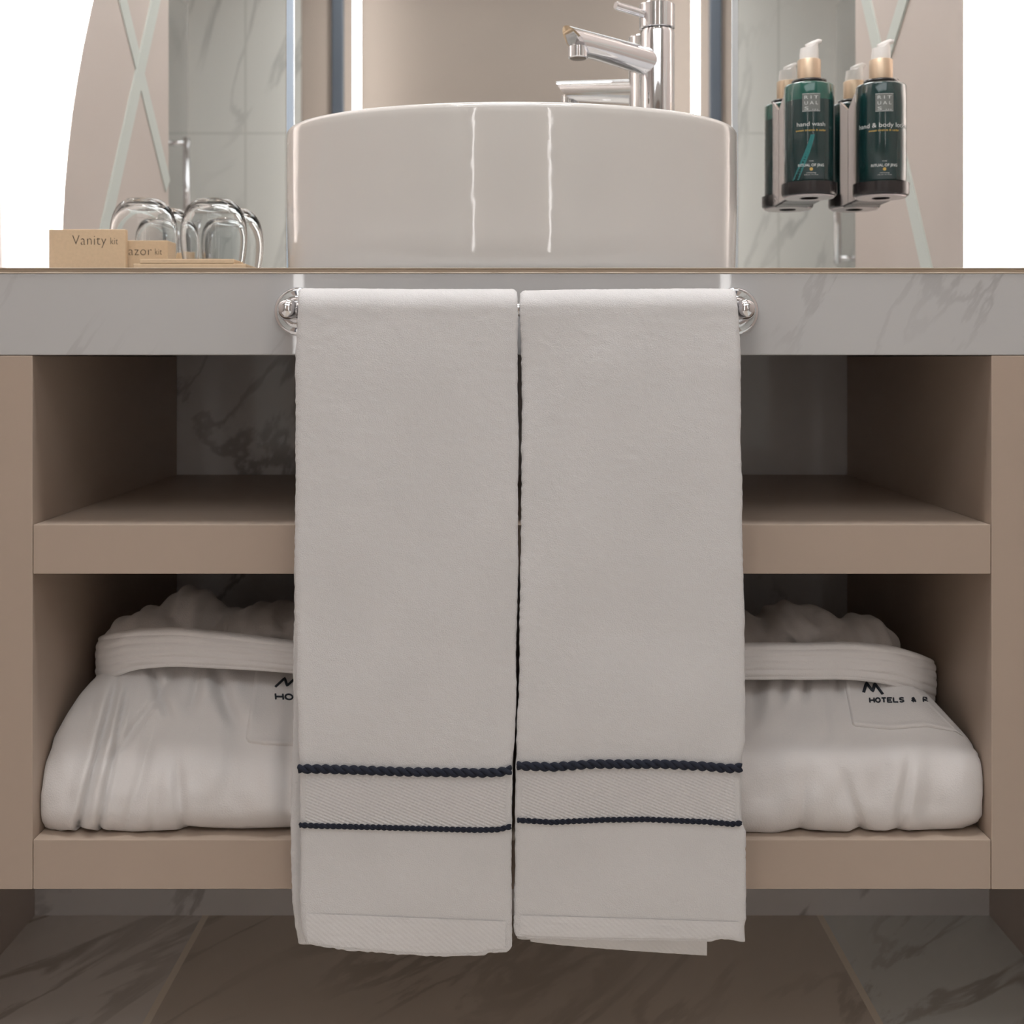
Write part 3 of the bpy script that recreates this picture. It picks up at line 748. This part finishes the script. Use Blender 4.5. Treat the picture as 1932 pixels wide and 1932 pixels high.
    braid(braid1, 0.0031, 'braid_trim', 'thick navy braid'); braid(braid2, 0.0019, 'braid_trim', 'thin navy braid')
    def band(nm, top, bot, mat, lab):
        V_, F_ = [], []; na_, nb_ = 80, 26
        for j in range(nb_+1):
            for i in range(na_+1):
                f = i/na_; g_ = j/nb_
                zt_ = top(f); zb_ = bot(f); z_ = zt_+(zb_-zt_)*g_
                xl, xr = fx(z_); x = xl+0.001+(xr-xl-0.002)*f
                V_.append((x, fy(x, z_)-0.0007, z_))
        for j in range(nb_):
            for i in range(na_): a = j*(na_+1)+i; F_.append((a, a+1, a+na_+2, a+na_+1))
        o = fixn(mk(nm, V_, F_, mat, t)); o['label'] = lab
    def lerp_py(pts):
        return lambda f: pz(interp(pts[0][0]+(pts[-1][0]-pts[0][0])*f, [p[0] for p in pts], [p[1] for p in pts]))
    band('woven_band', lerp_py(braid1), lerp_py(braid2), M['weave'], 'flat woven band between the navy braids')
    band('hem', lambda f: pz(hem_top[0]+(hem_top[1]-hem_top[0])*f), lambda f: float(np.interp(fx(zbot)[0]+(fx(zbot)[1]-fx(zbot)[0])*f, bx, bz))+0.003, M['hem'], 'flat diagonally woven hem')
    if inner:
        il, ir, iz0, izl, izr = inner
        V_, F_ = [], []; n_ = 60; d_ = YF+0.0125
        for i in range(n_+1):
            f = i/n_; px = il+(ir-il)*f; py = izl+(izr-izl)*min(1, f*1.0)**0.75+noise.noise((f*40, 2, 0))*0.8
            x = pxx(px, d_)
            V_ += [(x, d_-0.0015, pz(iz0, d_)), (x, d_-0.0015, pz(py, d_)+0.001), (x, d_, pz(py, d_)), (x, d_+0.0015, pz(py, d_)+0.001), (x, d_+0.0015, pz(iz0, d_))]
        for i in range(n_):
            for j in range(4): F_.append((i*5+j, (i+1)*5+j, (i+1)*5+j+1, i*5+j+1))
        F_ += [(0, 1, 2, 3, 4), tuple(n_*5+j for j in range(5))]
        fixn(mk('inner_fold', V_, F_, M['hem'], t))
    return t
towel('white folded terry hand towel with navy braids, on the left half of the chrome rail',
      [(540, 560), (600, 559), (680, 556), (900, 554), (1150, 554), (1400, 559), (1450, 563), (1700, 564), (1760, 566), (1810, 580)],
      [(540, 976), (600, 978), (900, 978), (1200, 976), (1400, 972), (1450, 966), (1600, 966), (1810, 966)],
      [(540, 562), (700, 560), (1100, 556), (1400, 552), (1560, 549), (1700, 551), (1750, 559), (1790, 568)],
      [(540, 972), (800, 974), (1200, 972), (1800, 964)],
      [(560, 1740), (566, 1768), (578, 1780), (650, 1792), (750, 1801), (830, 1805), (915, 1803), (919, 1798), (958, 1797), (966, 1788)],
      1775, 11, [(561, 1450), (620, 1451), (770, 1456), (900, 1457), (940, 1456), (965, 1451)],
      [(563, 1556), (600, 1558), (760, 1562), (900, 1565), (940, 1564), (965, 1558)], (1722, 1738))
towel('white folded terry hand towel with navy braids, on the right half of the chrome rail',
      [(540, 979), (600, 979), (640, 982), (900, 983), (1200, 979), (1450, 973), (1600, 970), (1810, 968)],
      [(540, 1390), (600, 1394), (640, 1396), (900, 1400), (1100, 1404), (1400, 1406), (1440, 1399), (1545, 1399), (1570, 1408), (1730, 1409), (1745, 1405), (1810, 1406)],
      [(540, 982), (900, 986), (1300, 980), (1800, 974)],
      [(540, 1388), (700, 1394), (1100, 1398), (1800, 1398)],
      [(966, 1755), (972, 1768), (1000, 1773), (1100, 1776), (1333, 1777), (1365, 1771), (1395, 1777), (1408, 1778)],
      1765, 23, [(974, 1443), (1040, 1446), (1120, 1440), (1250, 1440), (1330, 1444), (1375, 1448), (1399, 1446)],
      [(974, 1547), (1040, 1551), (1140, 1546), (1220, 1545), (1330, 1549), (1380, 1553), (1399, 1551)], (1728, 1738),
      inner=(1000, 1333, 1690, 1776, 1803))

# ------------------------------------------------------------------ bathrobes
def gauss(x, c, w_): return math.exp(-((x-c)/w_)**2)
def robe(label, side, PY, EDGE, DEP, INNER, creases, bottom, band_path, mounds, pocket, lettering, seed):
    """PY: stations from the bottom up (px), EDGE: outer silhouette px, DEP: depth of the front at each, INNER: px of the inner (towel side) end"""
    s = -1 if side == 'left' else 1
    t = thing('bathrobe', label, 'bathrobe', (s*0.26, 1.36, Z_S2T), 'folded bathrobes in the lower shelf')
    nu, nv = 170, 90
    pyA = np.array(PY, float); gy_ = np.linspace(PY[0]+60, PY[-1]-60, 400)
    def smooth(vals, sg_):
        a = np.interp(-gy_, -pyA, vals); kk = np.exp(-(np.arange(-40, 41)*abs(gy_[1]-gy_[0])/sg_)**2); kk /= kk.sum()
        return np.convolve(np.pad(a, 40, mode='edge'), kk, 'valid')
    ES, DS = smooth(EDGE, 7.0), smooth(DEP, 15.0)
    def edge(py): return float(np.interp(-py, -gy_, ES))
    def dep(py): return float(np.interp(-py, -gy_, DS))
    def front(px, py):
        e = edge(py); u = (px-e)/(INNER-e)
        d = dep(py)
        k = max(0, 1-u/0.075); d += 0.018*(1-math.sqrt(max(0, 1-k*k)))
        v = (PY[0]-py)/(PY[0]-PY[-1])
        for (x0, x1, wd, am, v0, v1) in creases:   # crease from (x0 at v0) to (x1 at v1)
            if v < v0-0.1 or v > v1+0.15: continue
            f = (v-v0)/(v1-v0); c = x0+(x1-x0)*f
            fade = min(1, max(0, (v-v0+0.1)/0.1))*min(1, max(0, (v1+0.15-v)/0.25))
            d += am*fade*gauss(px, c, wd) - am*0.45*fade*(gauss(px, c+wd*2.2, wd*1.8)+gauss(px, c-wd*2.2, wd*1.8))
        d += 0.0035*noise.noise((px*0.012, py*0.006, seed))+0.0016*noise.noise((px*0.035, py*0.02, seed+4))
        return d
    rows = []
    for j in range(nv+1):
        f = j/nv; py0 = PY[0]+(PY[-1]-PY[0])*f
        row = []
        for i in range(nu+1):
            u = (i/nu); e = edge(py0); px = e+(INNER-e)*u
            py = py0+interp(px, [a for a, _ in bottom], [b for _, b in bottom])*max(0, 1-f*6)
            d = front(px, py0)
            row.append(P(px, py, d))
        rows.append(row)
    # bottom roll-under, top and back
    low = [[Vector((p.x*0.995, p.y+0.006+0.0*i, max(Z_S2T+0.0012, p.z-0.0035))) for i, p in enumerate(rows[0])]]
    low = [[Vector((p.x*0.99, 1.24, Z_S2T+0.0012)) for p in rows[0]]]+low
    topr = rows[-1]; ext = []
    for dy, dz in ((0.02, 0.008), (0.06, 0.012), (0.13, 0.008), (0.22, -0.01), (0.30, -0.05), (0.34, -0.10)):
        ext.append([Vector((p.x, p.y+dy, p.z+dz+0.004*noise.noise((p.x*22, dy*20, seed)))) for p in topr])
    ext.append([Vector((p.x, p.y+0.34, Z_S2T+0.0012)) for p in topr])
    ext.append([Vector((p.x*0.98, p.y+0.20, Z_S2T+0.0012)) for p in topr])
    allr = low+rows+ext; V = [v for r_ in allr for v in r_]; W = nu+1; Fa = []
    n_ = len(allr)
    for j in range(n_):
        j2 = (j+1) % n_
        for i in range(nu): Fa.append((j*W+i, j*W+i+1, j2*W+i+1, j2*W+i))
    Fa.append(tuple(j*W for j in range(n_))); Fa.append(tuple(j*W+nu for j in range(n_))[::-1])
    XL = XI-0.0015
    for v in V:
        v.x = max(-XL, min(XL, v.x)); v.z = max(v.z, Z_S2T+0.0008)
        if v.x < -0.44 or v.x > 0.44: pass
    body = fixn(mk('body_cloth', V, Fa, M['robe'], t))
    # ribbed collar band
    bp = band_path; nb = 110; W2 = 150
    tt = np.linspace(0, len(bp)-1, nb)
    arr = np.array([[*P(a, b_, d_), h_*d_/F] for a, b_, d_, h_ in bp])
    def cr(x):
        i = min(int(x), len(bp)-2); f = x-i
        p0, p1, p2, p3 = arr[max(i-1, 0)], arr[i], arr[i+1], arr[min(i+2, len(bp)-1)]
        return 0.5*((2*p1)+(-p0+p2)*f+(2*p0-5*p1+4*p2-p3)*f*f+(-p0+3*p1-3*p2+p3)*f**3)
    cp = [cr(x) for x in tt]; V = []; Fa = []
    for i in range(nb):
        a, b_ = cp[max(i-1, 0)], cp[min(i+1, nb-1)]
        tg = Vector((b_[0]-a[0], b_[1]-a[1], 0)).normalized()
        nr = Vector((tg.y, -tg.x, 0)) if s > 0 else Vector((-tg.y, tg.x, 0))
        if i < nb*0.6 and nr.y > 0: nr = -nr
        hh = cp[i][3]
        for k in range(W2):
            a_ = 2*PI*k/W2; c_, s_ = math.cos(a_), math.sin(a_)
            zz_ = math.copysign(abs(s_)**0.8, s_)*hh; dd = math.copysign(abs(c_)**0.55, c_)*0.0085
            if c_ > 0.0: dd += 0.0013*(abs(math.sin(zz_/hh*PI*2.7+0.4*math.sin(i*0.05)+0.25*math.sin(i*0.13)))**0.6-0.5)*min(1, c_*2.5)+0.0012*noise.noise((i*0.12, zz_*160, seed))
            V.append(Vector(cp[i][:3])+nr*dd+Vector((0, 0, zz_+0.0016*noise.noise((i*0.09, 5, seed)))))
    for i in range(nb-1):
        for k in range(W2): k2 = (k+1) % W2; Fa.append((i*W2+k, i*W2+k2, (i+1)*W2+k2, (i+1)*W2+k))
    Fa.append(tuple(range(W2))[::-1]); Fa.append(tuple((nb-1)*W2+k for k in range(W2)))
    o = fixn(mk('ribbed_collar', V, Fa, M['robe'], t)); o['label'] = 'ribbed band across the fold'
    # bunched folds on top
    parts = []
    for (px, py, d_, rx, ry, ry_d, tilt) in mounds:
        c = P(px, py, d_); kx = d_/F; Vm, Fm = [], []; A_, B_ = 40, 22
        for j in range(B_+1):
            ph = -PI/2+PI*j/B_
            for i in range(A_):
                th = 2*PI*i/A_
                p = Vector((rx*kx*math.cos(ph)*math.cos(th), ry_d*math.cos(ph)*math.sin(th), ry*kx*math.sin(ph)))
                p *= 1+0.12*noise.noise((p.x*40+seed, p.y*40, p.z*25))+0.08*math.sin(p.x*260+p.z*170+seed)
                p = Matrix.Rotation(math.radians(tilt), 3, 'Y') @ p
                p = c+p
                p.x = max(-XL, min(XL, p.x)); Vm.append(p)
        for j in range(B_):
            for i in range(A_): i2 = (i+1) % A_; Fm.append((j*A_+i, j*A_+i2, (j+1)*A_+i2, (j+1)*A_+i))
        parts.append((Vm, Fm))
    V, Fa = joinv(parts); o = fixn(mk('bunched_folds', V, Fa, M['robe'], t)); o['label'] = 'soft bunched folds on top'
    md = o.modifiers.new('remesh', 'REMESH'); md.mode = 'VOXEL'; md.voxel_size = 0.0032; md.use_smooth_shade = True
    md = o.modifiers.new('smooth', 'SMOOTH'); md.factor = 0.5; md.iterations = 5
    # pocket patch
    pl = pocket; V, Fa = [], []; n1, n2 = 40, 40
    for j in range(n2+1):
        for i in range(n1+1):
            f, g_ = i/n1, j/n2
            top = Vector(pl[0]).lerp(Vector(pl[1]), f)
            bo_x = interp(f, [q[2] for q in pl[2]], [q[0] for q in pl[2]]); bo_y = interp(f, [q[2] for q in pl[2]], [q[1] for q in pl[2]])
            px, py = top.x+(bo_x-top.x)*g_, top.y+(bo_y-top.y)*g_
            dist = min(min(i, n1-i)*abs(pl[1][0]-pl[0][0])/n1, (n2-j)*abs(bo_y-top.y)/n2)
            lift = 0.0034*min(1, dist/3.0)+(0.0016*gauss(dist, 8, 2.6))
            V.append(P(px, py, front(px, py)-lift+0.0004))
    for j in range(n2):
        for i in range(n1): a = j*(n1+1)+i; Fa.append((a, a+1, a+n1+2, a+n1+1))
    fixn(mk('pocket', V, Fa, M['robe'], t))
    # embroidery strokes
    for nm, strokes, rad in lettering:
        parts = []
        for st_ in strokes:
            pts = []
            for (a, b_), (c_, d_) in zip(st_[:-1], st_[1:]):
                m_ = max(2, int(math.hypot(c_-a, d_-b_)/2))
                for i in range(m_): pts.append((a+(c_-a)*i/m_, b_+(d_-b_)*i/m_))
            pts.append(st_[-1])
            parts.append(tube_vf([P(a, b_, front(a, b_)-0.0036) for a, b_ in pts], rad, 6))
        V, Fa = joinv(parts); o = fixn(mk(nm, V, Fa, M['thread'], t)); o['label'] = 'black embroidered lettering'
    return t
def letters(s, x, y, w_, h_, gap, shear=0.0, slope=0.0):
    G = {'H': [[(0, 0), (0, 1)], [(1, 0), (1, 1)], [(0, .5), (1, .5)]], 'O': [[(.5+.5*math.cos(a*PI/6), .5+.5*math.sin(a*PI/6)) for a in range(13)]],
         'T': [[(0, 1), (1, 1)], [(.5, 1), (.5, 0)]], 'E': [[(1, 1), (0, 1), (0, 0), (1, 0)], [(0, .5), (.8, .5)]], 'L': [[(0, 1), (0, 0), (1, 0)]],
         'S': [[(1, .9), (.6, 1), (.1, .9), (.1, .6), (.9, .4), (.9, .1), (.4, 0), (0, .1)]], 'M': [[(0, 0), (.28, 1), (.5, .2), (.72, 1), (1, 0)]],
         '&': [[(1, 0), (.2, .8), (.5, 1), (.7, .75), (.1, .3), (.4, 0), (.9, .45)]], 'I': [[(.5, 0), (.5, 1)]], 'A': [[(0, 0), (.5, 1), (1, 0)]],
         'R': [[(0, 0), (0, 1), (.8, .95), (.8, .55), (0, .5), (1, 0)]], ' ': []}
    out = []; cx_ = x
    for ch in s:
        for st_ in G[ch]:
            out.append([(cx_+a*w_+shear*b_*h_, y-b_*h_+slope*(cx_+a*w_-x)) for a, b_ in st_])
        cx_ += w_+gap
    return out
robe('white velour bathrobe folded on the bottom panel, left of the towels', 'left',
     [1565, 1552, 1540, 1500, 1450, 1400, 1350, 1310, 1285, 1255],
     [88, 70, 67, 67, 77, 97, 124, 150, 172, 205],
     [1.178, 1.1675, 1.1645, 1.166, 1.173, 1.187, 1.206, 1.226, 1.240, 1.262], 860,
     [(147, 215, 7, 0.011, 0.0, 0.85), (186, 235, 5, 0.007, 0.0, 0.8), (240, 290, 10, 0.004, 0.05, 0.6), (285, 300, 8, 0.003, 0.0, 0.3), (345, 335, 9, 0.006, 0.0, 0.35),
      (310, 285, 9, 0.008, 0.75, 1.0), (432, 405, 12, 0.010, 0.72, 1.0), (365, 380, 9, 0.006, 0.8, 1.0), (420, 455, 30, 0.003, 0.1, 0.6), (225, 330, 10, 0.005, 0.5, 0.95), (540, 545, 14, 0.004, 0.0, 0.6)],
     [(60, 0), (100, 4), (140, -1), (147, -9), (155, -3), (178, 0), (186, -7), (196, 0), (250, 4), (300, 2), (335, 0), (348, -9), (400, -5), (450, -4), (560, -7), (860, -7)],
     [(880, 1275, 1.212, 28), (700, 1256, 1.216, 29), (553, 1239, 1.222, 30), (450, 1229, 1.228, 33), (350, 1222, 1.234, 36), (270, 1223, 1.242, 38), (215, 1236, 1.256, 43), (196, 1246, 1.285, 46), (206, 1240, 1.33, 44), (260, 1215, 1.38, 36)],
     [(262, 1200, 1.31, 68, 42, 0.05, -12), (362, 1172, 1.37, 66, 58, 0.06, 25), (300, 1190, 1.34, 60, 42, 0.05, 10), (470, 1190, 1.36, 100, 42, 0.06, -8), (520, 1178, 1.40, 90, 40, 0.06, -5), (640, 1188, 1.37, 130, 45, 0.07, 5), (780, 1200, 1.36, 90, 40, 0.06, 0)],
     ((482, 1257), (700, 1262), [(462, 1395, 0.0), (468, 1402, 0.04), (500, 1406, 0.2), (556, 1408, 0.45), (700, 1402, 1.0)]),
     [('embroidered_letters', letters('MELIA', 519, 1296, 42, 17, 10, 0.35, 0.05), 0.0014),
      ('embroidered_letters', letters('HOTELS', 520, 1319, 14, 10, 4, -0.1, 0.03), 0.0009)], 3)
robe('white velour bathrobe folded on the bottom panel, right of the towels', 'right',
     [1567, 1555, 1540, 1500, 1455, 1430, 1415, 1405, 1395, 1370, 1340, 1310, 1285, 1262],
     [1815, 1848, 1858, 1863, 1863, 1857, 1844, 1833, 1828, 1806, 1778, 1750, 1722, 1690],
     [1.178, 1.1675, 1.1645, 1.165, 1.168, 1.172, 1.178, 1.184, 1.188, 1.198, 1.213, 1.230, 1.246, 1.262], 1075,
     [(1512, 1520, 12, 0.004, 0.0, 0.3), (1622, 1600, 10, 0.007, 0.0, 0.25), (1695, 1712, 9, 0.006, 0.0, 0.35), (1660, 1668, 20, 0.003, 0.1, 0.5), (1475, 1480, 9, 0.008, 0.85, 1.0), (1518, 1518, 7, 0.009, 0.88, 1.0),
      (1580, 1575, 8, 0.007, 0.88, 1.0), (1420, 1430, 14, 0.004, 0.7, 1.0), (1560, 1555, 10, 0.003, 0.6, 0.85), (1440, 1445, 30, 0.003, 0.2, 0.6), (1760, 1760, 30, 0.003, 0.0, 0.4)],
     [(1075, 4), (1405, 6), (1460, 5), (1510, -6), (1560, 1), (1600, 2), (1622, -8), (1650, 0), (1670, 0), (1697, -6), (1730, -1), (1780, -3), (1870, -6)],
     [(1060, 1246, 1.212, 32), (1230, 1247, 1.216, 33), (1400, 1247, 1.222, 34), (1500, 1247, 1.226, 34), (1600, 1247, 1.231, 35), (1675, 1255, 1.238, 37), (1726, 1272, 1.254, 41), (1750, 1285, 1.285, 42), (1738, 1280, 1.33, 40), (1670, 1262, 1.38, 34)],
     [(1490, 1185, 1.37, 70, 45, 0.06, -10), (1553, 1190, 1.35, 30, 40, 0.05, -20), (1632, 1208, 1.34, 62, 44, 0.05, 20), (1580, 1215, 1.33, 60, 35, 0.05, 0), (1400, 1200, 1.37, 70, 42, 0.06, 5), (1300, 1200, 1.37, 90, 42, 0.06, 0), (1180, 1205, 1.36, 80, 38, 0.06, 0)],
     ((1588, 1268), (1722, 1290), [(1607, 1366, 0.0), (1612, 1371, 0.04), (1680, 1377, 0.35), (1750, 1372, 0.65), (1805, 1382, 0.88), (1822, 1393, 1.0)]),
     [('embroidered_letters', letters('M', 1629, 1306, 36, 19, 8, -0.25, 0.10), 0.0016),
      ('embroidered_letters', letters('HOTELS & R', 1641, 1325, 8.2, 8.0, 3.0, -0.1, -0.012), 0.0008)], 9)
